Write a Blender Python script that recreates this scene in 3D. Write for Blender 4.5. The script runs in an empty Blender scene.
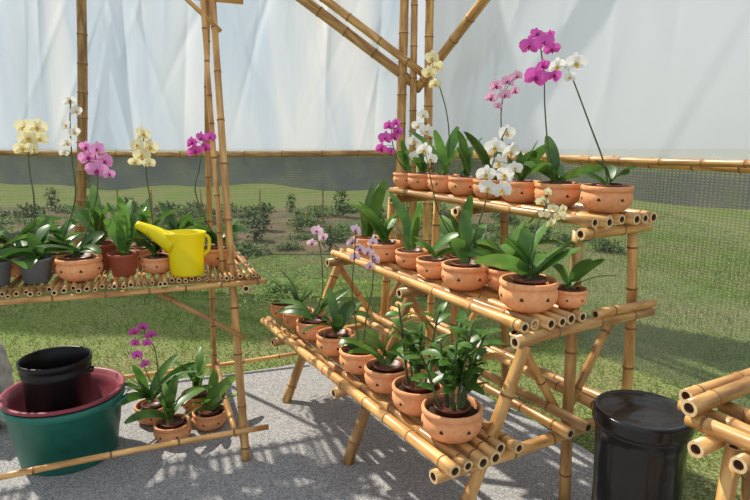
import bpy, bmesh, math, random
import numpy as np
from mathutils import Vector, Matrix
random.seed(7); np.random.seed(7)
sc=bpy.context.scene
sc.view_settings.view_transform='Standard'
col=sc.collection
# ------------------------------------------------------------ camera
CH=1.6; PITCH=math.atan(118/600.0); SP,CP=math.sin(PITCH),math.cos(PITCH)
cam=bpy.data.cameras.new('camera'); cam.lens=36*600/750.0; cam.sensor_width=36
camo=bpy.data.objects.new('camera',cam); camo.location=(0,0,CH); camo.rotation_euler=(math.pi/2-PITCH,0,0)
col.objects.link(camo); sc.camera=camo
def meas(u,v,y):
    """point measured on the photo, on the vertical plane at distance y (metres)"""
    dx=(u-375)/600; dy=(250-v)/600
    d=Vector((dx,CP+dy*SP,-SP+dy*CP)); return Vector((0,0,CH))+d*(y/d.y)
# local frames of the two bamboo stands
def F(a,b,z): return Vector((.865*a-.502*b,.502*a+.865*b,z))      # tiered stand
def G(m,n,z): return Vector((.9426*m-.334*n,.334*m+.9426*n,z))    # A-frame rack
# ------------------------------------------------------------ materials
def newmat(name):
    m=bpy.data.materials.new(name); m.use_nodes=True
    nt=m.node_tree; nt.nodes.clear(); o=nt.nodes.new('ShaderNodeOutputMaterial')
    return m,nt,o
def N(nt,t,**k):
    n=nt.nodes.new(t)
    for a,b in k.items(): setattr(n,a,b)
    return n
def ramp(nt,stops):
    r=N(nt,'ShaderNodeValToRGB'); e=r.color_ramp.elements
    while len(e)<len(stops): e.new(.5)
    for i,(p,c) in enumerate(stops): e[i].position=p; e[i].color=(*c,1)
    return r
def simple(name,c,c2=None,rough=.6,scale=20,bump=0,transl=0,spec=.4,stretch=(1,1,1),var=0,detail=3,sub=0):
    m,nt,o=newmat(name); p=N(nt,'ShaderNodeBsdfPrincipled')
    p.inputs['Roughness'].default_value=rough; p.inputs['Specular IOR Level'].default_value=spec
    c2=c2 or tuple(x*.75 for x in c)
    tc=N(nt,'ShaderNodeTexCoord'); mp=N(nt,'ShaderNodeMapping'); mp.inputs['Scale'].default_value=stretch
    nz=N(nt,'ShaderNodeTexNoise'); nz.inputs['Scale'].default_value=scale; nz.inputs['Detail'].default_value=detail
    nt.links.new(tc.outputs['Object'],mp.inputs[0]); nt.links.new(mp.outputs[0],nz.inputs['Vector'])
    r=ramp(nt,[(.35,c2),(.65,c)]); nt.links.new(nz.outputs['Fac'],r.inputs[0])
    src=r.outputs[0]
    if var:
        oi=N(nt,'ShaderNodeObjectInfo'); mr=N(nt,'ShaderNodeMapRange'); mr.inputs['To Min'].default_value=1-var; mr.inputs['To Max'].default_value=1+var
        hs=N(nt,'ShaderNodeHueSaturation'); nt.links.new(oi.outputs['Random'],mr.inputs[0]); nt.links.new(mr.outputs[0],hs.inputs['Value'])
        nt.links.new(src,hs.inputs['Color']); src=hs.outputs[0]
    nt.links.new(src,p.inputs['Base Color'])
    if bump:
        b=N(nt,'ShaderNodeBump'); b.inputs['Strength'].default_value=bump; b.inputs['Distance'].default_value=.01
        nt.links.new(nz.outputs['Fac'],b.inputs['Height']); nt.links.new(b.outputs[0],p.inputs['Normal'])
    if transl:
        t=N(nt,'ShaderNodeBsdfTranslucent'); nt.links.new(src,t.inputs[0]); mx=N(nt,'ShaderNodeMixShader'); mx.inputs[0].default_value=transl
        nt.links.new(p.outputs[0],mx.inputs[1]); nt.links.new(t.outputs[0],mx.inputs[2]); nt.links.new(mx.outputs[0],o.inputs[0])
    else: nt.links.new(p.outputs[0],o.inputs[0])
    return m
M={}
M['bamboo']=simple('bamboo_skin',(.72,.43,.15),(.36,.17,.05),rough=.33,scale=4,stretch=(8,8,1.3),var=.36,bump=.2,spec=.5,detail=6)
M['node']=simple('bamboo_node',(.32,.16,.055),(.20,.095,.035),rough=.7,scale=30)
M['cut']=simple('bamboo_cut_end',(.78,.58,.33),(.60,.40,.19),rough=.8,scale=60)
M['hollow']=simple('bamboo_hollow',(.16,.085,.04),rough=.9)
M['clay']=simple('terracotta',(.82,.40,.19),(.74,.32,.145),rough=.8,scale=6,var=.16,bump=.04,spec=.15)
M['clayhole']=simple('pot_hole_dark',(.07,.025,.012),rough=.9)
M['bark']=simple('orchid_bark_substrate',(.16,.09,.05),(.03,.02,.012),rough=.95,scale=90,bump=1)
M['nursery']=simple('brown_plastic',(.16,.05,.03),rough=.4)
M['blackpl']=simple('black_plastic',(.010,.010,.011),(.007,.007,.008),rough=.38,spec=.3)
M['binpl']=simple('glossy_black_plastic',(.009,.009,.010),(.006,.006,.007),rough=.2,spec=.45,scale=14,bump=.35)
M['greypl']=simple('grey_plastic',(.19,.20,.21),rough=.5)
M['redpl']=simple('red_brown_plastic',(.42,.11,.06),rough=.5)
M['leaf']=simple('orchid_leaf',(.14,.28,.05),(.055,.145,.03),rough=.33,scale=8,transl=.34,var=.42,spec=.45)
M['leafl']=simple('light_leaf',(.21,.36,.07),(.10,.22,.035),rough=.4,scale=8,transl=.3,var=.25)
M['leafc']=simple('cane_leaf',(.12,.26,.045),(.05,.135,.02),rough=.35,scale=25,transl=.28,var=.2)
M['gard']=simple('garden_leaf',(.17,.27,.07),(.07,.13,.03),rough=.6,scale=8,transl=.25,var=.4,spec=.2)
M['stem']=simple('flower_stem_green',(.10,.14,.045),(.06,.075,.03),rough=.5)
M['white']=simple('petal_white',(.92,.92,.88),(.84,.85,.80),rough=.5,transl=.3)
M['cream']=simple('petal_cream',(.92,.88,.60),(.86,.80,.48),rough=.5,transl=.3)
M['mag']=simple('petal_magenta',(.80,.16,.60),(.64,.08,.45),rough=.5,transl=.3,scale=40)
M['pink']=simple('petal_pink',(.88,.44,.74),(.78,.30,.60),rough=.5,transl=.3,scale=30)
M['pale']=simple('petal_pale_pink',(.90,.74,.82),(.86,.60,.72),rough=.5,transl=.3,scale=30)
M['candy']=simple('petal_spotted_pink',(.92,.74,.84),(.70,.20,.46),rough=.5,transl=.3,scale=9)
M['lipm']=simple('lip_magenta',(.42,.01,.20),rough=.5)
M['lipy']=simple('lip_yellow',(.80,.50,.05),rough=.5)
M['yellow']=simple('yellow_plastic',(.93,.82,.01),(.92,.79,.005),rough=.35,transl=.25)
M['green_pl']=simple('green_plastic',(.02,.19,.14),(.016,.16,.115),rough=.42)
M['maroon']=simple('maroon_plastic',(.30,.06,.08),(.25,.045,.065),rough=.42)
M['sack']=simple('woven_sack',(.60,.59,.56),(.36,.35,.33),rough=.9,scale=14,bump=.8)
M['grass']=simple('grass_blades',(.29,.38,.10),(.16,.24,.06),rough=.7,scale=1.6,transl=.3)
M['soil']=simple('garden_soil',(.20,.13,.08),(.09,.10,.04),rough=1,scale=1.6,bump=1,detail=8)
# lawn ground
m,nt,o=newmat('lawn_ground'); p=N(nt,'ShaderNodeBsdfPrincipled'); p.inputs['Roughness'].default_value=1; p.inputs['Specular IOR Level'].default_value=.1
tc=N(nt,'ShaderNodeTexCoord'); n1=N(nt,'ShaderNodeTexNoise'); n1.inputs['Scale'].default_value=.9; n1.inputs['Detail'].default_value=6
n2=N(nt,'ShaderNodeTexNoise'); n2.inputs['Scale'].default_value=60; n2.inputs['Detail'].default_value=6
nt.links.new(tc.outputs['Object'],n1.inputs[0]); nt.links.new(tc.outputs['Object'],n2.inputs[0])
r1=ramp(nt,[(.4,(.18,.25,.07)),(.7,(.26,.25,.12))]); r2=ramp(nt,[(.36,(.45,.45,.45)),(.62,(1.2,1.2,1.2))])
nt.links.new(n1.outputs[0],r1.inputs[0]); nt.links.new(n2.outputs[0],r2.inputs[0])
mx=N(nt,'ShaderNodeMix',data_type='RGBA',blend_type='MULTIPLY'); mx.inputs[0].default_value=1
nt.links.new(r1.outputs[0],mx.inputs[6]); nt.links.new(r2.outputs[0],mx.inputs[7]); nt.links.new(mx.outputs[2],p.inputs['Base Color'])
b=N(nt,'ShaderNodeBump'); b.inputs['Distance'].default_value=.02; nt.links.new(n2.outputs[0],b.inputs['Height']); nt.links.new(b.outputs[0],p.inputs['Normal'])
nt.links.new(p.outputs[0],o.inputs[0]); M['lawn']=m
# gravel
m,nt,o=newmat('gravel'); p=N(nt,'ShaderNodeBsdfPrincipled'); p.inputs['Roughness'].default_value=.95; p.inputs['Specular IOR Level'].default_value=.15
tc=N(nt,'ShaderNodeTexCoord'); vo=N(nt,'ShaderNodeTexVoronoi'); vo.inputs['Scale'].default_value=150
nt.links.new(tc.outputs['Object'],vo.inputs['Vector'])
sp=N(nt,'ShaderNodeSeparateColor'); nt.links.new(vo.outputs['Color'],sp.inputs[0])
r1=ramp(nt,[(0,(.31,.307,.303)),(.5,(.43,.427,.42)),(1,(.57,.565,.555))]); nt.links.new(sp.outputs[0],r1.inputs[0])
r2=ramp(nt,[(.2,(1,1,1)),(.8,(.55,.55,.55))]); nt.links.new(vo.outputs['Distance'],r2.inputs[0])
mx=N(nt,'ShaderNodeMix',data_type='RGBA',blend_type='MULTIPLY'); mx.inputs[0].default_value=1
nt.links.new(r1.outputs[0],mx.inputs[6]); nt.links.new(r2.outputs[0],mx.inputs[7]); nt.links.new(mx.outputs[2],p.inputs['Base Color'])
b=N(nt,'ShaderNodeBump',invert=True); b.inputs['Distance'].default_value=.006; b.inputs['Strength'].default_value=.5
nt.links.new(vo.outputs['Distance'],b.inputs['Height']); nt.links.new(b.outputs[0],p.inputs['Normal']); nt.links.new(p.outputs[0],o.inputs[0]); M['gravel']=m
# plastic film
def film(name,c,c2,transp,sc1,gl=.1,tl=.5):
    m,nt,o=newmat(name); d=N(nt,'ShaderNodeBsdfDiffuse'); t=N(nt,'ShaderNodeBsdfTranslucent'); g=N(nt,'ShaderNodeBsdfGlossy'); g.inputs['Roughness'].default_value=.2
    tc=N(nt,'ShaderNodeTexCoord'); mp=N(nt,'ShaderNodeMapping'); mp.inputs['Scale'].default_value=sc1
    nz=N(nt,'ShaderNodeTexNoise'); nz.inputs['Scale'].default_value=1.0; nz.inputs['Detail'].default_value=4; nz.inputs['Distortion'].default_value=.6
    nt.links.new(tc.outputs['Object'],mp.inputs[0]); nt.links.new(mp.outputs[0],nz.inputs[0])
    r=ramp(nt,[(.38,c2),(.60,c)]); nt.links.new(nz.outputs[0],r.inputs[0])
    nt.links.new(r.outputs[0],d.inputs[0]); nt.links.new(r.outputs[0],t.inputs[0])
    a=N(nt,'ShaderNodeMixShader'); a.inputs[0].default_value=tl; nt.links.new(d.outputs[0],a.inputs[1]); nt.links.new(t.outputs[0],a.inputs[2])
    a2=N(nt,'ShaderNodeMixShader'); a2.inputs[0].default_value=gl; nt.links.new(a.outputs[0],a2.inputs[1]); nt.links.new(g.outputs[0],a2.inputs[2])
    tr=N(nt,'ShaderNodeBsdfTransparent'); a3=N(nt,'ShaderNodeMixShader'); a3.inputs[0].default_value=transp
    nt.links.new(a2.outputs[0],a3.inputs[1]); nt.links.new(tr.outputs[0],a3.inputs[2]); nt.links.new(a3.outputs[0],o.inputs[0]); return m
M['film']=film('plastic_film',(.98,.99,1.0),(.62,.75,.90),.16,(1.5,1.5,.22),.16,.58)
M['film2']=film('plastic_film_clear',(.86,.90,.95),(.74,.80,.88),.16,(.4,.4,.5),.14)
def net(name,c,transp,k=.14,freq=18,extra=0.0):
    m,nt,o=newmat(name); d=N(nt,'ShaderNodeBsdfDiffuse'); d.inputs[0].default_value=(*c,1); tr=N(nt,'ShaderNodeBsdfTransparent')
    tc=N(nt,'ShaderNodeTexCoord')
    w1=N(nt,'ShaderNodeTexWave'); w1.bands_direction='Z'; w1.inputs['Scale'].default_value=freq; w1.inputs['Distortion'].default_value=1.2; w1.inputs['Detail Scale'].default_value=2
    w2=N(nt,'ShaderNodeTexWave'); w2.bands_direction='X'; w2.inputs['Scale'].default_value=freq*1.3; w2.inputs['Distortion'].default_value=1.2; w2.inputs['Detail Scale'].default_value=2
    nz=N(nt,'ShaderNodeTexNoise'); nz.inputs['Scale'].default_value=4; nz.inputs['Detail'].default_value=5
    for x in (w1,w2,nz): nt.links.new(tc.outputs['Object'],x.inputs[0])
    mul=N(nt,'ShaderNodeMath',operation='MULTIPLY'); nt.links.new(w1.outputs['Fac'],mul.inputs[0]); nt.links.new(w2.outputs['Fac'],mul.inputs[1])
    mr=N(nt,'ShaderNodeMapRange'); mr.inputs['To Min'].default_value=transp-k; mr.inputs['To Max'].default_value=min(1,transp+k*1.6); nt.links.new(mul.outputs[0],mr.inputs[0])
    ad=N(nt,'ShaderNodeMapRange'); ad.inputs['From Min'].default_value=.3; ad.inputs['From Max'].default_value=.7; ad.inputs['To Min'].default_value=-extra; ad.inputs['To Max'].default_value=extra; nt.links.new(nz.outputs[0],ad.inputs[0])
    sm=N(nt,'ShaderNodeMath',operation='ADD',use_clamp=True); nt.links.new(mr.outputs[0],sm.inputs[0]); nt.links.new(ad.outputs[0],sm.inputs[1])
    a=N(nt,'ShaderNodeMixShader'); nt.links.new(sm.outputs[0],a.inputs[0]); nt.links.new(d.outputs[0],a.inputs[1]); nt.links.new(tr.outputs[0],a.inputs[2]); nt.links.new(a.outputs[0],o.inputs[0]); return m
M['net']=net('shade_net_thin',(.16,.17,.16),.73,.20,18); M['net2']=net('shade_net_folded',(.15,.16,.165),.28,.2,18,.12)
M['skirt']=net('skirt_net',(.23,.25,.265),.20,.16,18,.14)
# ------------------------------------------------------------ helpers
def empty(name,loc,label,cat,group=None):
    e=bpy.data.objects.new(name,None); e.location=loc; e.empty_display_size=.1; col.objects.link(e)
    e['label']=label; e['category']=cat
    if group: e['group']=group
    return e
def obj_from(bm,name,mats,loc=(0,0,0),parent=None,smooth=True):
    me=bpy.data.meshes.new(name); bm.normal_update(); bm.to_mesh(me); bm.free()
    for k in mats: me.materials.append(M[k])
    if smooth: me.polygons.foreach_set('use_smooth',[True]*len(me.polygons))
    ob=bpy.data.objects.new(name,me); ob.location=loc; col.objects.link(ob)
    if parent: ob.parent=parent
    return ob
def wl(p,parent):
    o=Vector((0,0,0)); q=parent
    while q: o+=Vector(q.location); q=q.parent
    return Vector(p)-o
def lathe(bm,prof,seg=32,mat=0,ell=1.0,center=(0,0,0)):
    rings=[]; c=Vector(center)
    for r,z in prof:
        if r<1e-5: rings.append([bm.verts.new(c+Vector((0,0,z)))])
        else: rings.append([bm.verts.new(c+Vector((r*math.cos(2*math.pi*i/seg),ell*r*math.sin(2*math.pi*i/seg),z))) for i in range(seg)])
    for A,B in zip(rings,rings[1:]):
        for i in range(seg):
            j=(i+1)%seg
            if len(A)==1 and len(B)==1: continue
            if len(A)==1: f=bm.faces.new((A[0],B[j],B[i]))
            elif len(B)==1: f=bm.faces.new((A[i],A[j],B[0]))
            else: f=bm.faces.new((A[i],A[j],B[j],B[i]))
            f.material_index=mat
    return rings
def smoothpath(pts,k=6):
    pts=[Vector(p) for p in pts]
    if len(pts)<3: return [pts[0].lerp(pts[-1],i/k) for i in range(k+1)]
    P=[2*pts[0]-pts[1]]+pts+[2*pts[-1]-pts[-2]]; out=[]
    for i in range(1,len(P)-2):
        p0,p1,p2,p3=P[i-1:i+3]
        for s in range(k):
            t=s/k; out.append(.5*((2*p1)+(p2-p0)*t+(2*p0-5*p1+4*p2-p3)*t*t+(3*p1-p0-3*p2+p3)*t**3))
    out.append(pts[-1]); return out
def tube(bm,pts,r0,r1,seg=6,mat=0,cap=True,flat=1.0):
    rings=[]; n=len(pts); up=Vector((.13,.2,1)).normalized()
    for i,p in enumerate(pts):
        d=(pts[min(i+1,n-1)]-pts[max(i-1,0)]).normalized()
        x=d.cross(up)
        if x.length<.05: x=d.cross(Vector((1,0,0)))
        x.normalize(); y=x.cross(d); r=r0+(r1-r0)*i/(n-1)
        rings.append([bm.verts.new(p+(x*math.cos(2*math.pi*k/seg)+y*math.sin(2*math.pi*k/seg)*flat)*r) for k in range(seg)])
    for A,B in zip(rings,rings[1:]):
        for i in range(seg):
            j=(i+1)%seg; f=bm.faces.new((A[i],A[j],B[j],B[i])); f.material_index=mat
    if cap:
        for R in (rings[0],rings[-1]):
            try: bm.faces.new(R).material_index=mat
            except: pass
def culm(name,p0,p1,r,parent=None,space=None,bend=None,taper=.86,label=None):
    p0=Vector(p0); p1=Vector(p1); d=p1-p0; Ln=d.length; bm=bmesh.new()
    space=space or random.uniform(.16,.28)
    if bend is None: bend=random.uniform(-.011,.011)*Ln
    ba=random.uniform(0,6.28); b2=bend*random.uniform(-.5,.5)
    rows=[(0,r*.62,1),(0,r,0)]; z=random.uniform(.04,space)
    def rr(z): return r*(1-(1-taper)*z/Ln)
    while z<Ln-.03:
        q=rr(z); rows+=[(z-.012,q*.985,0),(z-.004,q*1.06,2),(z+.002,q*1.11,2),(z+.006,q*1.03,2),(z+.03,q*.975,0)]
        z+=space*random.uniform(.8,1.2)
    zs=[x for x in rows if x[0]<=Ln-.002]; q=rr(Ln); rows=zs+[(Ln,q,0),(Ln,q*.62,1)]
    seg=14
    def off(z): 
        t=min(max(z/Ln,0),1); s=bend*math.sin(math.pi*t); s2=b2*math.sin(2*math.pi*t); return Vector((s*math.cos(ba)-s2*math.sin(ba),s*math.sin(ba)+s2*math.cos(ba),0))
    rings=[]
    rows=[(.02,r*.55,3)]+rows+[(Ln-.02,q*.55,3)]
    for (z,ra,mi) in rows:
        c=off(z)+Vector((0,0,z)); rings.append([bm.verts.new(c+Vector((ra*math.cos(2*math.pi*i/seg),ra*math.sin(2*math.pi*i/seg),0))) for i in range(seg)])
    nR=len(rings)
    for k in range(nR-1):
        A,B=rings[k],rings[k+1]
        if k==0 or k==nR-2: mi=3
        elif k==1 or k==nR-3: mi=1
        else: mi=2 if (rows[k][2]==2 and rows[k+1][2]==2) else 0
        for i in range(seg):
            j=(i+1)%seg; f=bm.faces.new((A[i],A[j],B[j],B[i])); f.material_index=mi; f.smooth=mi in(0,2)
    bm.faces.new(rings[0]).material_index=3; bm.faces.new(rings[-1]).material_index=3
    me=bpy.data.meshes.new(name); bm.normal_update(); bm.to_mesh(me); bm.free()
    for k in ('bamboo','cut','node','hollow'): me.materials.append(M[k])
    ob=bpy.data.objects.new(name,me); col.objects.link(ob)
    ob.rotation_mode='QUATERNION'; ob.rotation_quaternion=d.to_track_quat('Z','Y')
    ob.location=wl(p0,parent) if parent else p0
    if parent: ob.parent=parent
    return ob
# ------------------------------------------------------------ ground
def plane(name,pts,mat,z=0,kind=None,label=None,cat=None):
    bm=bmesh.new(); bm.faces.new([bm.verts.new((x,y,z)) for x,y in pts]); bmesh.ops.recalc_face_normals(bm,faces=bm.faces)
    if bm.faces[:][0].normal.z<0: bmesh.ops.reverse_faces(bm,faces=bm.faces)
    ob=obj_from(bm,name,[mat],smooth=False)
    if kind: ob['kind']=kind
    ob['label']=label or name; ob['category']=cat or name
    return ob
plane('ground',[(-40,-6),(40,-6),(40,60),(-40,60)],'lawn',-.03,'structure','patchy green lawn with bare earth','ground')
NB,AB=3.95,2.32
cx,cy=.238,4.27
def gedge():
    pts=[]
    A=Vector((-7,(NB+.334*-7)/.9426)); C=Vector((cx,cy)); D=Vector(F(AB,-1.5,0)[:2])
    for i in range(40):
        p=A.lerp(C,i/40); pts.append((p.x,p.y+random.uniform(-.03,.03)))
    for i in range(41):
        p=C.lerp(D,i/40); pts.append((p.x+random.uniform(-.02,.02),p.y+random.uniform(-.02,.02)))
    return pts+[(2,-3),(-7,-3)]
plane('floor',gedge(),'gravel',0,'structure','loose grey crushed gravel floor','floor')
plane('soil_bed',[(-12,8.2),(1.6,7.9),(2.5,12.5),(-12,13.5)],'soil',-.02,'stuff','brown garden soil with weeds beyond the greenhouse','soil')
def in_gravel(x,y): return (-.334*x+.9426*y<NB-.02)&(.865*x+.502*y<AB-.02)
def scatter(name,n,xr,yr,hmin,hmax,w,label):
    x=np.random.uniform(*xr,n); y=yr[0]+(yr[1]-yr[0])*np.random.rand(n)**1.15
    k=~in_gravel(x,y); k&=(np.abs(x)<y*.72+.6); k&=~((y>8.1)&(x<2)&(np.random.rand(n)<.6)); x=x[k];y=y[k]; n=len(x)
    cl=.5+.5*np.sin(x*2.1+np.sin(y*1.7))*np.cos(y*1.3+x); kk=np.random.rand(n)<.65+.35*cl; x=x[kk];y=y[kk]; n=len(x)
    h=np.random.uniform(hmin,hmax,n); a=np.random.uniform(0,6.283,n); la=np.random.uniform(0,6.283,n); lean=h*np.random.uniform(.2,1.1,n)
    ww=w*np.random.uniform(.6,1.4,n)
    v=np.zeros((n,4,3)); v[:,0]=np.c_[x-ww*np.cos(a),y-ww*np.sin(a),np.full(n,-.03)]; v[:,1]=np.c_[x+ww*np.cos(a),y+ww*np.sin(a),np.full(n,-.03)]
    mx=x+lean*.4*np.cos(la); my=y+lean*.4*np.sin(la)
    v[:,2]=np.c_[mx+ww*.9*np.cos(a),my+ww*.9*np.sin(a),h*.6-.03]; v[:,3]=np.c_[x+lean*np.cos(la),y+lean*np.sin(la),h-.03]
    f=np.arange(n*4).reshape(n,4)
    me=bpy.data.meshes.new(name); me.from_pydata(v.reshape(-1,3).tolist(),[],f.tolist()); me.materials.append(M['grass'])
    ob=bpy.data.objects.new(name,me); col.objects.link(ob); ob['kind']='stuff'; ob['label']=label; ob['category']='grass'; return ob
scatter('grass',120000,(-7,6),(2.2,12.5),.012,.042,.004,'short green grass and clover on the ground')
# ------------------------------------------------------------ film walls
def sheet(name,A,B,z0,z1,mat,amp,freq,kind,label,cat,seed=0,nx=160,nz=24,edge=0,crease=0):
    A=Vector(A);B=Vector(B); d=(B-A); Ln=d.length; n=Vector((-d.y,d.x)).normalized(); rs=np.random.RandomState(seed)
    ph=rs.rand(8)*6.28; fr=freq*(.5+rs.rand(8)*2); sk=rs.uniform(-.5,.5,8)
    cr=[(rs.rand()*Ln,rs.uniform(-.6,.6),rs.uniform(.015,.08),rs.uniform(.3,1)*rs.choice([-1,1]),rs.uniform(.2,3)) for _ in range(90)]
    bm=bmesh.new(); g=[]
    for i in range(nx+1):
        s=i/nx*Ln; row=[]
        for j in range(nz+1):
            t=j/nz; z=z0+(z1-z0)*t
            if edge: z+=edge*(1-t)*(math.sin(s*2.1+ph[0])+.6*math.sin(s*5.3+ph[1]))
            o=sum(amp*math.sin(fr[k]*s+ph[k]+sk[k]*z*2)/(1+k*.5) for k in range(8))
            if crease:
                for (cs,csl,cw,ca,cz) in cr:
                    q=abs(s-cs-csl*(z-z0))/cw
                    if q<4: o+=crease*ca*cw*10*math.exp(-q)*math.exp(-((z-z0-cz)/.8)**2)
            p=A+d*(i/nx)+n*o; row.append(bm.verts.new((p.x,p.y,z)))
        g.append(row)
    for i in range(nx):
        for j in range(nz): bm.faces.new((g[i][j],g[i+1][j],g[i+1][j+1],g[i][j+1]))
    ob=obj_from(bm,name,[mat]); ob['label']=label; ob['category']=cat
    if kind: ob['kind']=kind
    return ob
C0=Vector((.40,6.15)); BL=Vector((-6.5,6.95)); RE=Vector((C0.x+.502*5.6,C0.y-.865*5.6))
sheet('wall_back',BL+Vector((-1.5,.34)),C0+Vector((0,.20)),1.40,4.9,'film',.014,3.4,'structure','creased translucent greenhouse plastic film','wall',1,nx=620,nz=70,crease=.07)
sheet('wall_right',C0+Vector((.12,.12)),RE+Vector((.12,.08)),1.40,4.2,'film2',.010,1.0,'structure','taut translucent greenhouse plastic film','wall',2,nx=300,nz=40,crease=.022)
sheet('shade_net_skirt',BL+Vector((0,.05)),C0+Vector((0,.05)),1.02,1.385,'skirt',.018,5,None,'loose dark grey shade net hanging below the rail','net',3,edge=.03,nx=300)
sheet('shade_net',BL+Vector((0,.2)),C0+Vector((0,.2)),0,1.34,'net',.006,3,None,'thin dark shade net stretched above the ground','net',4)
sheet('shade_net',C0+Vector((.07,.07)),RE+Vector((.07,.04)),0,1.34,'net',.006,3,None,'thin dark shade net stretched beside the lawn','net',5)
sheet('shade_net_fold',C0+Vector((.04,.04)),RE+Vector((.04,.03)),1.17,1.40,'net2',.008,6,None,'folded grey shade net gathered under the bamboo rail','net',6,edge=.012)
# ------------------------------------------------------------ greenhouse frame
gf=empty('bamboo_greenhouse_frame',(C0.x,C0.y,0),'bamboo pole frame holding the plastic greenhouse walls','bamboo frame')
def post(x,y,r,h=3.8,lean=0): culm('post',(x,y,-.03),(x+lean,y,h),r,gf,space=.32)
post(.28,5.98,.048); post(.385,5.92,.036,lean=-.02); post(.50,5.9,.045,lean=.04)
culm('post',(-3.30,6.48,-.03),(-2.92,6.45,3.8),.055,gf,space=.32); post(2.62,2.1,.05)
culm('rail',(-6.4,6.86,1.43),(.5,6.06,1.40),.034,gf,space=.35)
culm('rail',(.3,6.12,1.405),(RE.x-.12,RE.y,1.405),.034,gf,space=.3,bend=.01)
culm('rail',(C0.x+.502*1.6-.1,C0.y-.865*1.6,1.42),(RE.x-.2,RE.y-.1,1.43),.022,gf,space=.3)
culm('brace',(-1.35,6.0,3.3),(.42,5.95,2.02),.053,gf,space=.3)
culm('brace',(-1.15,5.9,3.3),(.47,5.88,2.13),.042,gf,space=.3)
culm('brace',(1.45,4.35,3.35),(.40,5.95,2.0),.048,gf,space=.3)
# ------------------------------------------------------------ tiered stand
st=empty('tiered_bamboo_stand',F(1.75,2.4,0),'three-tier stepped bamboo plant stand with slanted legs','plant stand')
def tier(a0,n,z,b0,b1,r=.025,gap=.062,extra=None):
    e=bpy.data.objects.new('shelf',None); e.location=wl(F(a0,b0,z),st); e.parent=st; col.objects.link(e); e.empty_display_size=.05
    for i in range(n):
        a=a0+i*gap; culm('slat',F(a,b0-random.uniform(0,.05),z),F(a+random.uniform(-.01,.01),b1+random.uniform(-.03,.05),z+random.uniform(-.002,.002)),r*random.uniform(.88,1.08),e,bend=.003)
tier(1.185,6,.45,1.53,3.45,r=.024,gap=.06); tier(1.555,6,.885,1.58,3.15,r=.023,gap=.058); tier(1.91,7,1.252,1.60,3.12,r=.022,gap=.055)
for b in (1.60,2.4,3.2):
    top=b if b<3 else 3.02
    culm('leg',F(1.235,b,0),F(1.64,b,.90),.028,st)
    culm('leg',F(1.93,b+.05,0),F(1.90,top+.05,1.21),.026,st)
    culm('leg',F(2.31,b+.05,0),F(2.235,top+.05,1.22),.025,st)
    culm('crossbar',F(1.15,b-.03,.398),F(2.26,b-.03,.398),.026,st)
    culm('crossbar',F(1.51,b-.03,.834),F(2.30,b-.03,.834),.025,st)
    culm('crossbar',F(1.87,top+.01,1.204),F(2.29,top+.01,1.204),.024,st)
    culm('brace',F(1.62,b+.09,.82),F(1.90,b+.09,.40),.021,st)
    culm('brace',F(2.22,b+.09,.80),F(1.95,b+.09,.40),.021,st)
culm('crossbar',F(1.93,1.56,.880),F(2.30,1.56,.874),.021,st)
for a,z in ((1.74,.446),(1.84,.446),(2.02,.446),(2.12,.446)): culm('stretcher',F(a,1.48,z),F(a,3.35,z),.022,st)
# ------------------------------------------------------------ A-frame rack
rk=empty('bamboo_rack',G(-.5,3.3,0),'tall A-frame bamboo rack with a slatted shelf','plant rack')
for m_ in (.306,-1.75):
    culm('leg',G(m_,2.785,0),G(m_,3.40,2.62),.021,rk,space=.24,taper=.78)
    culm('leg',G(m_-.06,3.86,0),G(m_-.0,3.31,2.62),.018,rk,space=.24,taper=.78)
    culm('rung',G(m_+.05,2.90,.845),G(m_+.05,3.75,.845),.018,rk)
    culm('rung',G(m_-.04,2.80,.14),G(m_-.04,3.9,.11),.018,rk)
culm('leg',G(.262,3.02,.84),G(.25,3.36,2.6),.014,rk)
culm('brace',G(.33,3.27,2.10),G(.0,3.33,2.42),.012,rk)
culm('ridge_pole',G(-1.9,3.36,2.30),G(.46,3.36,2.27),.02,rk)
culm('beam',G(-1.9,2.99,.878),G(.44,2.99,.878),.019,rk); culm('beam',G(-1.9,3.46,.878),G(.44,3.46,.878),.019,rk)
culm('beam',G(-1.9,2.925,.872),G(.46,2.925,.870),.015,rk)
culm('brace',G(-.06,2.97,.85),G(.34,2.88,.60),.014,rk)
culm('base_rail',G(-1.9,2.74,.14),G(.42,2.77,.165),.016,rk,space=.3)
culm('base_rail',G(-1.0,3.95,.06),G(.85,3.93,.08),.016,rk,space=.3)
e=bpy.data.objects.new('shelf',None); e.location=wl(G(0,3.2,.9),rk); e.parent=rk; col.objects.link(e)
mm=-1.25
while mm<.44:
    culm('slat',G(mm+random.uniform(-.008,.008),2.90+random.uniform(-.03,.05),.906),G(mm+random.uniform(-.03,.03),3.52,.906),.0105*random.uniform(.75,1.25),e,space=.3,bend=.001); mm+=.031
# lower-right stand
s3=empty('low_bamboo_table',(1.2,1.5,0),'bamboo table corner made of lashed poles','table')
T0=Vector((.955,1.625,.760)); cdir=Vector((.865,.502,0)); ldir=Vector((.502,-.865,0))
def T(i,j,z): return T0+cdir*i+ldir*j+Vector((0,0,z))
culm('slat',T(-.02,-.03,.043),T(.9,-.03,.05),.026,s3)
culm('slat',T(.05,-.085,.043),T(.9,-.085,.05),.023,s3)
culm('side_beam',T(.02,-.05,-.007),T(.02,.9,-.007),.024,s3); culm('side_beam',T(.09,-.12,-.007),T(.09,.9,-.007),.022,s3); culm('side_beam',T(.19,-.05,-.007),T(.19,.9,-.007),.022,s3)
culm('crossbar',T(-.05,.02,-.056),T(.9,.02,-.056),.025,s3); culm('crossbar',T(-.03,.13,-.055),T(.9,.13,-.055),.024,s3)
culm('leg',T(.05,.075,-.05),T(-.03,.075,-.76),.025,s3); culm('leg',T(.17,.06,-.05),T(.23,.06,-.76),.024,s3)
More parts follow.
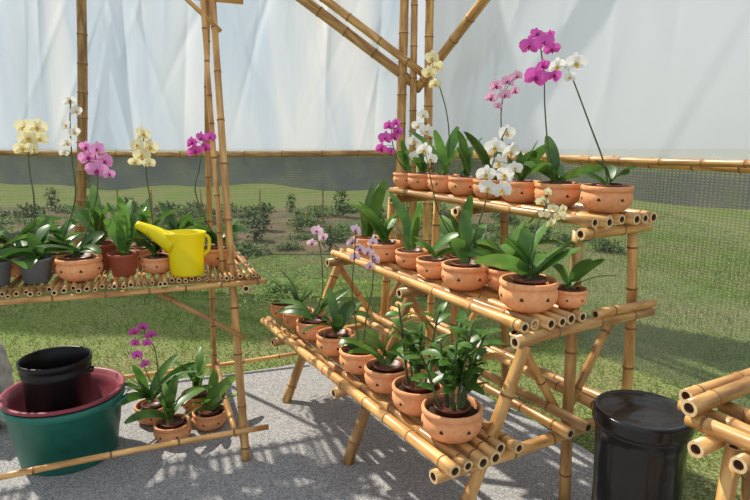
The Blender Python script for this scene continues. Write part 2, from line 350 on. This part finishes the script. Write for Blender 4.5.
culm('brace',T(.03,.22,-.05),T(.10,-.04,-.55),.017,s3)
# ------------------------------------------------------------ pots
PZ=.90
def pot_mesh(mat='clay',holes=True):
    bm=bmesh.new()
    prof=[(0,0),(.58,0),(.64,.03),(.80,.14),(.94,.32),(1.01,.54),(1.015,.70),(.975,.85),(.93,.92),(.935,.945),(.98,.965),(1.015,1.0),(1.02,1.08),(1.01,1.15),(.98,1.19),(.94,1.195),(.90,1.16),(.885,1.0),(.88,.8),(.80,.3),(0,.25)]
    lathe(bm,[(r,z*PZ) for r,z in prof],40,0)
    if holes:
        for i in range(7):
            a=2*math.pi*i/7+.3; r=1.02; vs=[]
            for k in range(6):
                q=k*math.tau/6+math.pi/2; ss=.085 if k%2==0 else .058; aa=a+ss*math.cos(q); z=.555+ss*math.sin(q); vs.append(bm.verts.new((r*math.cos(aa),r*math.sin(aa),z)))
            f=bm.faces.new(vs); f.material_index=1
    me=bpy.data.meshes.new('pot'); bm.normal_update(); bm.to_mesh(me); bm.free(); me.materials.append(M[mat]); me.materials.append(M['clayhole'])
    me.polygons.foreach_set('use_smooth',[True]*len(me.polygons)); return me
POT=pot_mesh(); 
def tall_pot(mat):
    bm=bmesh.new(); lathe(bm,[(0,0),(.72,0),(.74,.03),(.93,1.25),(.95,1.27),(1.02,1.28),(1.03,1.45),(1.0,1.5),(.94,1.5),(.9,1.2),(.75,.4),(0,.4)],32)
    me=bpy.data.meshes.new('pot'); bm.normal_update(); bm.to_mesh(me); bm.free(); me.materials.append(M[mat]); me.polygons.foreach_set('use_smooth',[True]*len(me.polygons)); return me
TALL={k:tall_pot(k) for k in ('redpl','greypl','blackpl')}
bm=bmesh.new(); lathe(bm,[(.0,.02),(.45,.03),(.80,0),(.885,-.04)],28)
for v in bm.verts: v.co.z+=random.uniform(-.03,.05)
SOIL=bpy.data.meshes.new('soil'); bm.normal_update(); bm.to_mesh(SOIL); bm.free(); SOIL.materials.append(M['bark'])
bm=bmesh.new(); lathe(bm,[(.52,-.25),(.60,.16),(.66,.17),(.66,.26),(.62,.26),(.57,.1),(0,.1)],28)
INNER=bpy.data.meshes.new('inner_pot'); bm.normal_update(); bm.to_mesh(INNER); bm.free(); INNER.materials.append(M['nursery']); INNER.polygons.foreach_set('use_smooth',[True]*len(INNER.polygons))
def link(name,me,parent,loc,s,rz=0):
    o=bpy.data.objects.new(name,me); o.parent=parent; o.location=loc; o.scale=(s,s,s); o.rotation_euler=(0,0,rz); col.objects.link(o); return o
# ------------------------------------------------------------ flowers
def flower_mesh(name,pm,lm):
    bm=bmesh.new()
    def petal(ang,Ln,Wd,z,cup,mi,pw=.55):
        ca,sa=math.cos(ang),math.sin(ang); g=[]
        for i in range(7):
            t=i/6; w=Wd*(math.sin(math.pi*(.06+.90*t**.85)))**pw*.5
            row=[]
            for s in (-1,-.5,0,.5,1):
                x=t*Ln; y=s*w; zz=z+cup*t*t-.06*abs(s)*w/(Wd+1e-6)+.012*math.sin(t*9+s*3)*Wd
                row.append(bm.verts.new((x*ca-y*sa,x*sa+y*ca,zz)))
            g.append(row)
        for i in range(6):
            for j in range(4): bm.faces.new((g[i][j],g[i+1][j],g[i+1][j+1],g[i][j+1])).material_index=mi
    for a in (90,212,328): petal(math.radians(a),.50,.34,-.03,-.03,0)
    for a in (10,170): petal(math.radians(a),.54,.62,0,.04,0,.5)
    petal(math.radians(-90),.24,.16,.05,.12,1); petal(math.radians(-50),.15,.1,.05,.12,1); petal(math.radians(-130),.15,.1,.05,.12,1)
    lathe(bm,[(0,-.02),(.05,.0),(.055,.06),(.04,.11),(0,.13)],8,1)
    me=bpy.data.meshes.new('flower'); bm.normal_update(); bm.to_mesh(me); bm.free()
    for k in (pm,lm): me.materials.append(M[k])
    me.polygons.foreach_set('use_smooth',[True]*len(me.polygons)); return me
FL={'white':flower_mesh('w','white','lipy'),'cream':flower_mesh('c','cream','lipy'),'magenta':flower_mesh('m','mag','lipm'),
    'pink':flower_mesh('p','pink','lipm'),'pale pink':flower_mesh('pp','pale','lipm'),'spotted pink':flower_mesh('cd','candy','lipm')}
def leaf(bm,base,az,el,Ln,Wd,curl,mi=0,pw=.6,fold=.22,seg=8,roll=0,te=.9):
    p=Vector(base); h=Vector((math.cos(az),math.sin(az),0)); g=[]
    side=Vector((-math.sin(az),math.cos(az),0))
    for i in range(seg+1):
        t=i/seg; e=el-curl*t; d=h*math.cos(e)+Vector((0,0,math.sin(e))); up=side.cross(d)*-1
        if up.z<0 and abs(e)<1.5: up=-up
        sd=side*math.cos(roll)+up*math.sin(roll); u2=up*math.cos(roll)-side*math.sin(roll)
        w=Wd*.5*max(.03,math.sin(math.pi*(.08+.90*t**te)))**pw
        if i==seg: w=.0015 if te<1 else Wd*.14
        g.append([bm.verts.new(p-sd*w+u2*w*fold),bm.verts.new(p),bm.verts.new(p+sd*w+u2*w*fold)])
        p=p+d*(Ln/seg)
    for i in range(seg):
        for j in range(2): bm.faces.new((g[i][j],g[i+1][j],g[i+1][j+1],g[i][j+1])).material_index=mi
def plant(name,pos,r,label,cat,group,kind='orchid',leaves=6,ll=.2,lw=.06,elev=(.3,1.2),curl=.8,lmat='leaf',spikes=(),seed=0,inner=True,potkind='clay',azs=None):
    rnd=random.Random(seed*13+5); root=empty(name,pos,label,cat,group)
    if potkind=='clay': link('pot',POT,root,(0,0,0),r,rnd.uniform(0,6)); zt=1.08*r*PZ
    else: link('pot',TALL[potkind],root,(0,0,0),r,0); zt=1.33*r
    link('soil',SOIL,root,(0,0,zt-.015),r*.97,rnd.uniform(0,6))
    zb=zt
    if inner and potkind=='clay': link('inner_pot',INNER,root,(0,0,zt-.01),r*.95); zb=zt+.01*1
    bm=bmesh.new()
    if kind=='orchid':
        a0=rnd.uniform(0,3.14)
        for i in range(leaves):
            az=azs[i] if azs and i<len(azs) else a0+(i%2)*math.pi+rnd.uniform(-.8,.8)
            el=rnd.uniform(*elev); L_=ll*rnd.uniform(.6,1.15)
            leaf(bm,(rnd.uniform(-.02,.02),rnd.uniform(-.02,.02),zb-.005+.006*i),az,el,L_,lw*rnd.uniform(.8,1.15),curl*rnd.uniform(.4,1.7),roll=rnd.uniform(-.8,.8),fold=rnd.uniform(.1,.35),pw=.55,te=1.2,seg=10)
        obj_from(bm,'foliage',[lmat],parent=root)
    elif kind=='cane':
        n=leaves
        for i in range(n):
            a=rnd.uniform(0,6.28); rr=rnd.uniform(0,r*.45); b=Vector((rr*math.cos(a),rr*math.sin(a),zb-.01)); H=ll*rnd.uniform(.45,1.1)
            tip=b+Vector((math.cos(a)*H*rnd.uniform(.05,.4),math.sin(a)*H*rnd.uniform(.05,.4),H)); mid=b.lerp(tip,.5)+Vector((0,0,.02)); pth=smoothpath([b,mid,tip],6)
            tube(bm,pth,.0055,.004,6,1)
            m_=int(4+H*18)
            for q in range(m_):
                t=.25+.75*q/m_; pp=pth[min(int(t*(len(pth)-1)),len(pth)-1)]; 
                leaf(bm,pp,a+(q%2)*math.pi+rnd.uniform(-.8,.8),rnd.uniform(.2,1.2),lw*2.5*rnd.uniform(.7,1.15),lw,rnd.uniform(.2,1.0),seg=6,roll=rnd.uniform(-.4,.4))
        obj_from(bm,'foliage',[lmat,'stem'],parent=root)
    elif kind=='fern':
        for i in range(leaves):
            az=rnd.uniform(0,6.28); el=rnd.uniform(.5,1.4); L_=ll*rnd.uniform(.6,1.1); p=Vector((0,0,zb)); h=Vector((math.cos(az),math.sin(az),0)); pts=[]
            for s in range(9):
                e_=el-1.5*s/8; d=h*math.cos(e_)+Vector((0,0,math.sin(e_))); pts.append(p.copy()); p=p+d*L_/8
            tube(bm,pts,.002,.001,4,1)
            for s in range(2,9):
                for sg in (-1,1): leaf(bm,pts[s],az+sg*1.2,.2,L_*.26*(1-.06*s),.012,.5,seg=3)
        obj_from(bm,'foliage',[lmat,'stem'],parent=root)
    for sp in spikes:
        y=pos[1]+sp.get('dy',0); pth=[Vector((rnd.uniform(-.01,.01),rnd.uniform(-.01,.01),zb))]
        for (u,v) in sp['path']: pth.append(meas(u,v,y)-Vector(pos))
        sm=smoothpath(pth,7); bm=bmesh.new(); tube(bm,sm,.0040,.0026,6,0)
        fl=[]
        for (u,v,s) in sp['fl']:
            c=meas(u,v,y+rnd.uniform(-.05,.04)-.02)-Vector(pos); near=min(sm,key=lambda q:(q-c).length)
            if (near-c).length>.008: tube(bm,smoothpath([near,(near+c)/2+Vector((0,0,.012)),c+Vector((0,.006,0))],4),.0018,.0014,5,0)
            fl.append((c,s*.94))
        so=obj_from(bm,'flower_stem',['stem'],parent=root)
        for (c,s) in fl:
            f=(Vector((0,0,CH))-(c+Vector(pos))); f.z*=.3; f.normalize(); f=(f+Vector((rnd.uniform(-1.0,1.0),rnd.uniform(-.2,.3),rnd.uniform(-.5,.3)))).normalized()
            up=Vector((rnd.uniform(-.25,.25),0,1)); x=up.cross(f).normalized(); yv=f.cross(x)
            o=bpy.data.objects.new('flower',FL[sp['c']]); o.parent=so; col.objects.link(o)
            R=Matrix((x,yv,f)).transposed().to_4x4(); o.matrix_local=Matrix.Translation(c)@R@Matrix.Scale(s*rnd.uniform(.85,1.1),4)
    return root
GS='potted plants on the tiered bamboo stand'; GR='potted orchids on the bamboo rack'; GG='potted orchids on the gravel'
z1,z2,z3=.475,.910,1.275
def S(path,fl,c,dy=0): return dict(path=path,fl=fl,c=c,dy=dy)
O='potted_orchid'
# top tier
plant(O,F(2.08,1.67,z3),.102,'terracotta pot with tall white orchid spike, end of top shelf','potted orchid',GS,leaves=5,ll=.15,lw=.06,elev=(.5,1.3),seed=1,azs=[3.0,.2,1.2,2.4],
  spikes=[S([(603,160),(590,125),(577,90),(570,72)],[(576,63,.085),(557,66,.085),(570,77,.05)],'white')])
plant(O,F(2.04,1.90,z3),.098,'terracotta pot with tall magenta orchid in full bloom','potted orchid',GS,leaves=6,ll=.24,lw=.065,elev=(.3,1.3),seed=2,azs=[3.1,.1,2.6,1.4],
  spikes=[S([(549,150),(545,110),(544,75),(541,50),(540,36)],[(536,77,.105),(554,75,.09),(543,66,.06),(529,46,.085),(544,42,.09),(552,49,.08),(537,34,.07),(550,35,.05)],'magenta')])
plant(O,F(2.02,2.11,z3),.092,'terracotta pot with spotted pink orchid flowers','potted orchid',GS,leaves=6,ll=.22,lw=.06,elev=(.9,1.5),curl=.4,seed=3,
  spikes=[S([(505,150),(501,120),(503,95)],[(496,86,.065),(508,81,.065),(517,76,.06),(491,98,.06),(505,95,.065),(515,91,.06),(498,106,.05)],'spotted pink')])
plant(O,F(2.01,2.31,z3),.088,'terracotta pot of upright orchid leaves on top shelf','potted orchid',GS,leaves=4,ll=.24,lw=.06,elev=(1.0,1.5),curl=.4,seed=4)
plant(O,F(2.0,2.50,z3),.088,'terracotta pot of upright orchid leaves on top shelf','potted orchid',GS,leaves=5,ll=.24,lw=.06,elev=(.9,1.5),curl=.4,seed=5)
plant(O,F(2.0,2.69,z3),.088,'terracotta pot with arching cream orchid spike','potted orchid',GS,leaves=5,ll=.28,lw=.055,elev=(1.0,1.5),curl=.4,seed=6,
  spikes=[S([(449,145),(447,115),(440,88),(433,70)],[(432,58,.09),(437,67,.09),(429,73,.085),(435,84,.07)],'cream')])
plant(O,F(1.99,2.88,z3),.085,'terracotta pot with white orchid sprays on top shelf','potted orchid',GS,leaves=5,ll=.22,lw=.05,elev=(.7,1.4),seed=7,
  spikes=[S([(432,165),(430,140),(424,112)],[(423,115,.085),(418,126,.09),(427,131,.085),(414,141,.09),(422,148,.08),(414,157,.085)],'white')])
plant(O,F(1.99,3.05,z3),.080,'terracotta pot with magenta orchid on top shelf','potted orchid',GS,leaves=5,ll=.20,lw=.045,elev=(.7,1.4),seed=8,
  spikes=[S([(398,160),(392,140),(392,122)],[(389,126,.08),(396,123,.07),(385,138,.085),(394,137,.08),(381,149,.08),(391,151,.07),(398,131,.07)],'magenta')])
# middle tier
plant(O,F(1.68,1.685,z2),.113,'large terracotta pot with broad green orchid leaves','potted orchid',GS,leaves=9,ll=.26,lw=.080,elev=(.25,1.35),curl=.65,seed=9,azs=[2.9,.3,-.2,3.6,1.0,2.2,2.6,.6],
  spikes=[S([(530,255),(536,230),(546,205)],[(548,192,.045),(542,202,.05),(553,208,.05),(544,214,.045),(560,216,.05),(551,223,.045),(563,209,.04)],'cream')])
plant(O,F(1.85,1.63,z2),.070,'small terracotta pot with short orchid leaves','potted orchid',GS,leaves=5,ll=.19,lw=.05,elev=(.4,1.3),seed=10,azs=[.2,.8,-.3])
plant(O,F(1.81,1.95,z2),.095,'terracotta pot with broad orchid leaves','potted orchid',GS,leaves=6,ll=.26,lw=.07,elev=(.6,1.4),seed=11,azs=[3.0,.2,2.5])
plant(O,F(1.67,2.07,z2),.105,'terracotta pot with white orchid bending over the shelf','potted orchid',GS,leaves=5,ll=.22,lw=.07,elev=(.9,1.5),curl=.4,seed=12,
  spikes=[S([(478,225),(486,200),(491,170),(499,145),(507,128)],[(507,133,.075),(495,147,.09),(511,152,.085),(499,163,.09),(486,174,.095),(505,175,.095),(488,188,.09),(502,190,.08),(515,168,.07)],'white')])
plant(O,F(1.67,2.31,z2),.085,'small terracotta pot with white orchid on middle shelf','potted orchid',GS,leaves=5,ll=.17,lw=.055,elev=(.5,1.3),seed=13)
plant(O,F(1.825,2.30,z2),.085,'terracotta pot with upright orchid leaves','potted orchid',GS,leaves=5,ll=.28,lw=.06,elev=(1.0,1.5),curl=.4,seed=14,
  spikes=[S([(440,215),(432,185),(428,165)],[(424,150,.08),(431,159,.07)],'white')])
plant(O,F(1.695,2.54,z2),.085,'terracotta pot with upright orchid leaves','potted orchid',GS,leaves=5,ll=.26,lw=.06,elev=(.9,1.5),curl=.4,seed=15)
plant(O,F(1.665,2.76,z2),.095,'terracotta pot with broad orchid leaves, end of shelf','potted orchid',GS,leaves=6,ll=.26,lw=.07,elev=(.8,1.5),curl=.5,seed=16,azs=[2.8,3.3,1.0])
plant(O,F(1.69,3.0,z2),.085,'terracotta pot with dark upright orchid leaves','potted orchid',GS,leaves=6,ll=.32,lw=.065,elev=(1.0,1.5),curl=.35,seed=17)
# bottom tier
plant('potted_foliage_plant',F(1.30,1.665,z1),.113,'terracotta pot with leafy green cane orchid','potted plant',GS,kind='cane',leaves=12,ll=.33,lw=.037,lmat='leafc',seed=20)
plant('potted_foliage_plant',F(1.31,1.905,z1),.106,'terracotta pot with tall leafy green canes','potted plant',GS,kind='cane',leaves=6,ll=.36,lw=.034,lmat='leafc',seed=21)
plant(O,F(1.31,2.145,z1),.103,'terracotta pot with narrow green orchid leaves','potted orchid',GS,leaves=8,ll=.23,lw=.045,elev=(.6,1.5),seed=22,lmat='leafl')
plant(O,F(1.31,2.39,z1),.103,'terracotta pot with tall pale pink orchid spikes','potted orchid',GS,leaves=5,ll=.13,lw=.05,elev=(.4,1.1),seed=23,
  spikes=[S([(366,320),(372,290),(373,265),(370,240)],[(373,242,.06),(368,252,.06),(375,259,.065),(370,266,.055)],'pale pink'),
          S([(356,325),(352,290),(354,262),(356,230)],[(356,230,.06),(352,242,.065),(360,249,.055),(355,257,.055)],'pale pink')])
plant(O,F(1.31,2.66,z1),.10,'terracotta pot with spreading glossy orchid leaves','potted orchid',GS,leaves=7,ll=.24,lw=.06,elev=(.4,1.3),seed=24)
plant(O,F(1.31,2.93,z1),.097,'terracotta pot with pale pink orchid on bottom shelf','potted orchid',GS,leaves=6,ll=.25,lw=.06,elev=(.6,1.4),seed=25,
  spikes=[S([(322,295),(322,265),(319,240)],[(317,231,.075),(323,237,.065),(312,243,.06)],'pale pink')])
plant(O,F(1.31,3.15,z1),.092,'terracotta pot with long green orchid leaves','potted orchid',GS,leaves=6,ll=.27,lw=.055,elev=(.9,1.5),curl=.5,seed=26)
plant('potted_fern',F(1.31,3.36,z1),.09,'terracotta pot with light feathery fern','potted fern',GS,kind='fern',leaves=30,ll=.38,lmat='leafl',seed=27)
# rack shelf
zr=.919
plant(O,G(-.39,3.06,zr),.10,'squat terracotta bowl with pink orchid on bamboo rack','potted orchid',GR,leaves=6,ll=.20,lw=.06,elev=(.3,1.2),seed=30,
  spikes=[S([(90,220),(97,195),(97,165),(93,148)],[(97,149,.085),(88,157,.09),(105,161,.09),(97,170,.09),(109,174,.065),(86,147,.06)],'pink')])
plant(O,G(-.575,3.08,zr),.075,'grey plastic pot with broad orchid leaves','potted orchid',GR,leaves=9,ll=.23,lw=.07,elev=(.3,1.4),seed=31,potkind='greypl',
  spikes=[S([(34,200),(30,175),(28,145),(31,125)],[(24,127,.085),(37,127,.085),(28,138,.09),(40,139,.07),(22,148,.08),(34,149,.06)],'cream')])
plant(O,G(-.74,3.06,zr),.078,'grey plastic pot with spreading orchid leaves','potted orchid',GR,leaves=9,ll=.23,lw=.068,elev=(.3,1.3),seed=32,potkind='greypl')
plant(O,G(-.50,3.30,zr),.085,'terracotta pot with tall white orchid on bamboo rack','potted orchid',GR,leaves=8,ll=.24,lw=.065,elev=(.4,1.4),seed=33,
  spikes=[S([(75,200),(72,160),(70,120),(71,100)],[(69,101,.07),(76,111,.07),(66,125,.08),(74,132,.07),(67,143,.075),(64,152,.055)],'white')])
plant(O,G(-.20,3.09,zr),.072,'red-brown plastic pot with long upright orchid leaves','potted orchid',GR,leaves=8,ll=.28,lw=.06,elev=(.9,1.5),curl=.6,seed=34,potkind='redpl')
plant(O,G(-.31,3.30,zr),.085,'red-brown plastic pot with long orchid leaves','potted orchid',GR,leaves=9,ll=.30,lw=.06,elev=(.7,1.5),curl=.5,seed=35,potkind='redpl')
plant(O,G(-.12,3.29,zr),.09,'terracotta pot with long orchid leaves','potted orchid',GR,leaves=8,ll=.30,lw=.06,elev=(.7,1.5),curl=.5,seed=45)
plant(O,G(-.045,3.09,zr),.076,'terracotta pot with cream orchid on bamboo rack','potted orchid',GR,leaves=8,ll=.24,lw=.06,elev=(.5,1.4),seed=36,
  spikes=[S([(150,200),(147,180),(145,155),(143,135)],[(143,134,.08),(137,145,.085),(150,147,.08),(142,155,.085),(135,162,.065),(149,163,.07)],'cream')])
plant(O,G(.07,3.33,zr),.09,'terracotta pot with broad green orchid leaves','potted orchid',GR,leaves=8,ll=.24,lw=.065,elev=(.4,1.3),seed=47)
plant(O,G(.255,3.17,zr),.088,'terracotta pot with magenta orchid behind watering can','potted orchid',GR,leaves=8,ll=.21,lw=.07,elev=(.5,1.3),seed=37,
  spikes=[S([(196,195),(199,170),(203,145)],[(192,143,.08),(201,138,.08),(210,137,.07),(195,151,.075),(206,148,.07)],'magenta')])
plant(O,G(-.92,3.10,zr),.085,'terracotta pot with spreading orchid leaves','potted orchid',GR,leaves=8,ll=.25,lw=.07,elev=(.3,1.3),seed=38)
plant(O,G(-.69,3.30,zr),.085,'terracotta pot with broad leaning orchid leaves','potted orchid',GR,leaves=9,ll=.24,lw=.065,elev=(.5,1.4),seed=39)
# on gravel under rack
plant(O,G(-.03,3.12,0),.095,'terracotta pot with magenta orchid on gravel','potted orchid',GG,leaves=9,ll=.27,lw=.055,elev=(.3,1.4),seed=40,
  spikes=[S([(160,385),(155,350),(145,335)],[(134,332,.055),(143,327,.06),(151,335,.055),(135,343,.055),(147,343,.05)],'magenta',-.05),
          S([(165,400),(150,380),(140,355)],[(137,355,.055),(145,364,.05)],'magenta',-.1)])
plant(O,G(.165,3.20,0),.09,'terracotta pot with low orchid leaves on gravel','potted orchid',GG,leaves=9,ll=.24,lw=.055,elev=(.3,1.1),seed=41,lmat='leafl')
plant(O,G(.12,3.45,0),.095,'terracotta pot with green orchid leaves on gravel','potted orchid',GG,leaves=11,ll=.28,lw=.055,elev=(.3,1.4),seed=42)
plant(O,G(-.13,3.38,0),.095,'terracotta pot with long orchid leaves on gravel','potted orchid',GG,leaves=12,ll=.34,lw=.055,elev=(.4,1.4),seed=43)
# ------------------------------------------------------------ watering can
wc=empty('watering_can',G(.09,2.985,zr),'bright yellow plastic watering can with broad spout','watering can'); wc.scale=(1.06,1.06,1.02)
bm=bmesh.new(); lathe(bm,[(0,0),(.070,0),(.075,.006),(.077,.025),(.080,.12),(.090,.19),(.094,.197),(.094,.207),(.087,.207),(.084,.19),(.074,.05),(0,.03)],36,0,.74)
obj_from(bm,'body',['yellow'],parent=wc)
bm=bmesh.new(); tube(bm,smoothpath([Vector((-.045,0,.145)),Vector((-.10,0,.178)),Vector((-.155,-.002,.212)),Vector((-.215,-.005,.243))],6),.060,.021,18,0,flat=.85)
obj_from(bm,'spout',['yellow'],parent=wc)
bm=bmesh.new(); tube(bm,smoothpath([Vector((.083,0,.190)),Vector((.100,0,.187)),Vector((.108,0,.165)),Vector((.102,0,.12)),Vector((.076,0,.095))],8),.0075,.0075,10,0)
obj_from(bm,'handle',['yellow'],parent=wc)
# ------------------------------------------------------------ tubs
tp=Vector((-1.55,2.80,0))
tub=empty('plastic_tub',tp,'large dark green round plastic tub','tub')
bm=bmesh.new(); lathe(bm,[(r,z*1.13) for r,z in [(0,.006),(.215,.0),(.225,.01),(.242,.12),(.245,.12),(.265,.25),(.275,.255),(.280,.262),(.280,.285),(.272,.288),(.263,.27),(.24,.15),(.215,.02),(0,.018)]],56)
obj_from(bm,'body',['green_pl'],parent=tub)
for s in (-1,1):
    bm=bmesh.new(); tube(bm,smoothpath([Vector((s*.268,-.05,.272)),Vector((s*.29,-.05,.292)),Vector((s*.30,0,.295)),Vector((s*.29,.05,.292)),Vector((s*.268,.05,.272))],5),.008,.008,8)
    obj_from(bm,'handle',['green_pl'],parent=tub)
bz=empty('plastic_basin',tp+Vector((0,0,.085)),'maroon round plastic basin nested in green tub','basin')
bm=bmesh.new(); lathe(bm,[(0,0),(.19,0),(.20,.01),(.240,.19),(.252,.240),(.275,.245),(.282,.250),(.282,.262),(.275,.265),(.262,.262),(.238,.2),(.192,.02),(0,.014)],56)
obj_from(bm,'body',['maroon'],parent=bz)
bk=empty('bucket',tp+Vector((-.01,-.03,.10)),'black plastic bucket standing in maroon basin','bucket')
bm=bmesh.new(); lathe(bm,[(r,z*1.03) for r,z in [(0,0),(.138,0),(.142,.008),(.150,.33),(.156,.335),(.158,.36),(.152,.365),(.155,.38),(.163,.385),(.165,.408),(.160,.412),(.153,.405),(.146,.32),(.130,.02),(0,.012)]],48)
obj_from(bm,'body',['blackpl'],parent=bk)
for s in (-1,1):
    bm=bmesh.new(); tube(bm,smoothpath([Vector((s*.158,-.02,.36)),Vector((s*.172,-.018,.365)),Vector((s*.174,0,.35)),Vector((s*.172,.018,.365)),Vector((s*.158,.02,.36))],4),.005,.005,6)
    obj_from(bm,'handle_lug',['blackpl'],parent=bk)
# black bin
bn=empty('trash_bin',(.975,2.03,0),'glossy black plastic bin with flat round lid','bin')
bm=bmesh.new(); rg=lathe(bm,[(0,0),(.135,0),(.14,.01),(.150,.2),(.152,.3),(.154,.4),(.156,.5),(.160,.54),(.164,.545),(.164,.565),(.15,.57)],64)
for v in bm.verts:
    a=math.atan2(v.co.y,v.co.x); k=1+.012*math.sin(a*9+v.co.z*14)+.008*math.sin(a*17-v.co.z*9)
    if .05<v.co.z<.53: v.co.x*=k; v.co.y*=k
obj_from(bm,'body',['binpl'],parent=bn)
bm=bmesh.new(); lathe(bm,[(.166,.555),(.171,.560),(.173,.575),(.170,.585),(.172,.60),(.168,.611),(.160,.615),(.152,.611),(.145,.609),(.10,.612),(.04,.614),(0,.615)],56)
obj_from(bm,'lid',['binpl'],parent=bn)
# sack
bm=bmesh.new(); bmesh.ops.create_icosphere(bm,subdivisions=5,radius=1)
for v in bm.verts:
    c=v.co.copy(); k=1+.07*math.sin(c.x*6+c.z*5)+.05*math.sin(c.y*11+c.x*9+c.z*4)+.03*math.sin(c.z*19+c.x*13)
    v.co=Vector((c.x*.15*k*(1-.25*c.z),c.y*.14*k,max(-.9,c.z)*.29*k+.27))
sk=obj_from(bm,'sack',['sack'],loc=(-2.13,3.05,0)); sk['label']='pale crumpled woven sack on gravel beside the tubs'; sk['category']='sack'
# ------------------------------------------------------------ garden plants outside
rnd=random.Random(3); gms=[]
for vv in range(3):
    bm=bmesh.new()
    for i in range((240,200,260)[vv]):
        a=rnd.uniform(0,6.28); rr=rnd.uniform(0,(.32,.16,.42)[vv]); leaf(bm,(rr*math.cos(a),rr*math.sin(a),rnd.uniform(0,(.18,.5,.09)[vv])),rnd.uniform(0,6.28),rnd.uniform(.0,1.2),rnd.uniform(.05,.11),.045,rnd.uniform(.3,1.2),seg=3,te=1.1)
    g0=obj_from(bm,'garden_plant',['gard']); gms.append(g0.data); bpy.data.objects.remove(g0)
for i in range(110):
    row=i%6; y=8.2+row*.85+rnd.uniform(-.15,.15); x=-8+ (i//6)*.62+rnd.uniform(-.1,.1)
    if rnd.random()<.2: continue
    o=bpy.data.objects.new('garden_plant',gms[rnd.choice((0,0,1,2,2,2))]); s=rnd.uniform(.6,.95); o.scale=(s,s,s*rnd.uniform(.7,1.2)); o.rotation_euler=(0,0,rnd.uniform(0,6)); o.location=(x,y,-.02); col.objects.link(o)
    o['label']='leafy green garden plant growing outside the net'; o['category']='plant'; o['group']='garden plants outside the greenhouse'
for i in range(6):
    x=-4.6+i*.9+rnd.uniform(-.2,.2); y=rnd.uniform(8.8,11)
    s_=culm('garden_stake',(x,y,-.02),(x+rnd.uniform(-.05,.05),y,rnd.uniform(.6,.9)),.014); s_['label']='thin wooden stake standing in the garden bed'; s_['category']='stake'; s_['group']='garden stakes'
# ------------------------------------------------------------ light
w=bpy.data.worlds.new('sky'); sc.world=w; w.use_nodes=True; nt=w.node_tree; bg=nt.nodes['Background']
tc=N(nt,'ShaderNodeTexCoord'); sx=N(nt,'ShaderNodeSeparateXYZ'); nt.links.new(tc.outputs['Generated'],sx.inputs[0])
r=ramp(nt,[(.0,(.82,.87,.90)),(.25,(.88,.92,.97)),(1,(.74,.83,.97))]); nt.links.new(sx.outputs['Z'],r.inputs[0]); nt.links.new(r.outputs[0],bg.inputs[0]); bg.inputs[1].default_value=.82
sun=bpy.data.lights.new('sun','SUN'); sun.energy=5.4; sun.angle=math.radians(1.5); sun.color=(1,.92,.80)
so=bpy.data.objects.new('sun',sun); so.rotation_euler=Vector((.66,-.48,-1.0)).to_track_quat('-Z','Y').to_euler(); so.location=(-3,3,6); col.objects.link(so)
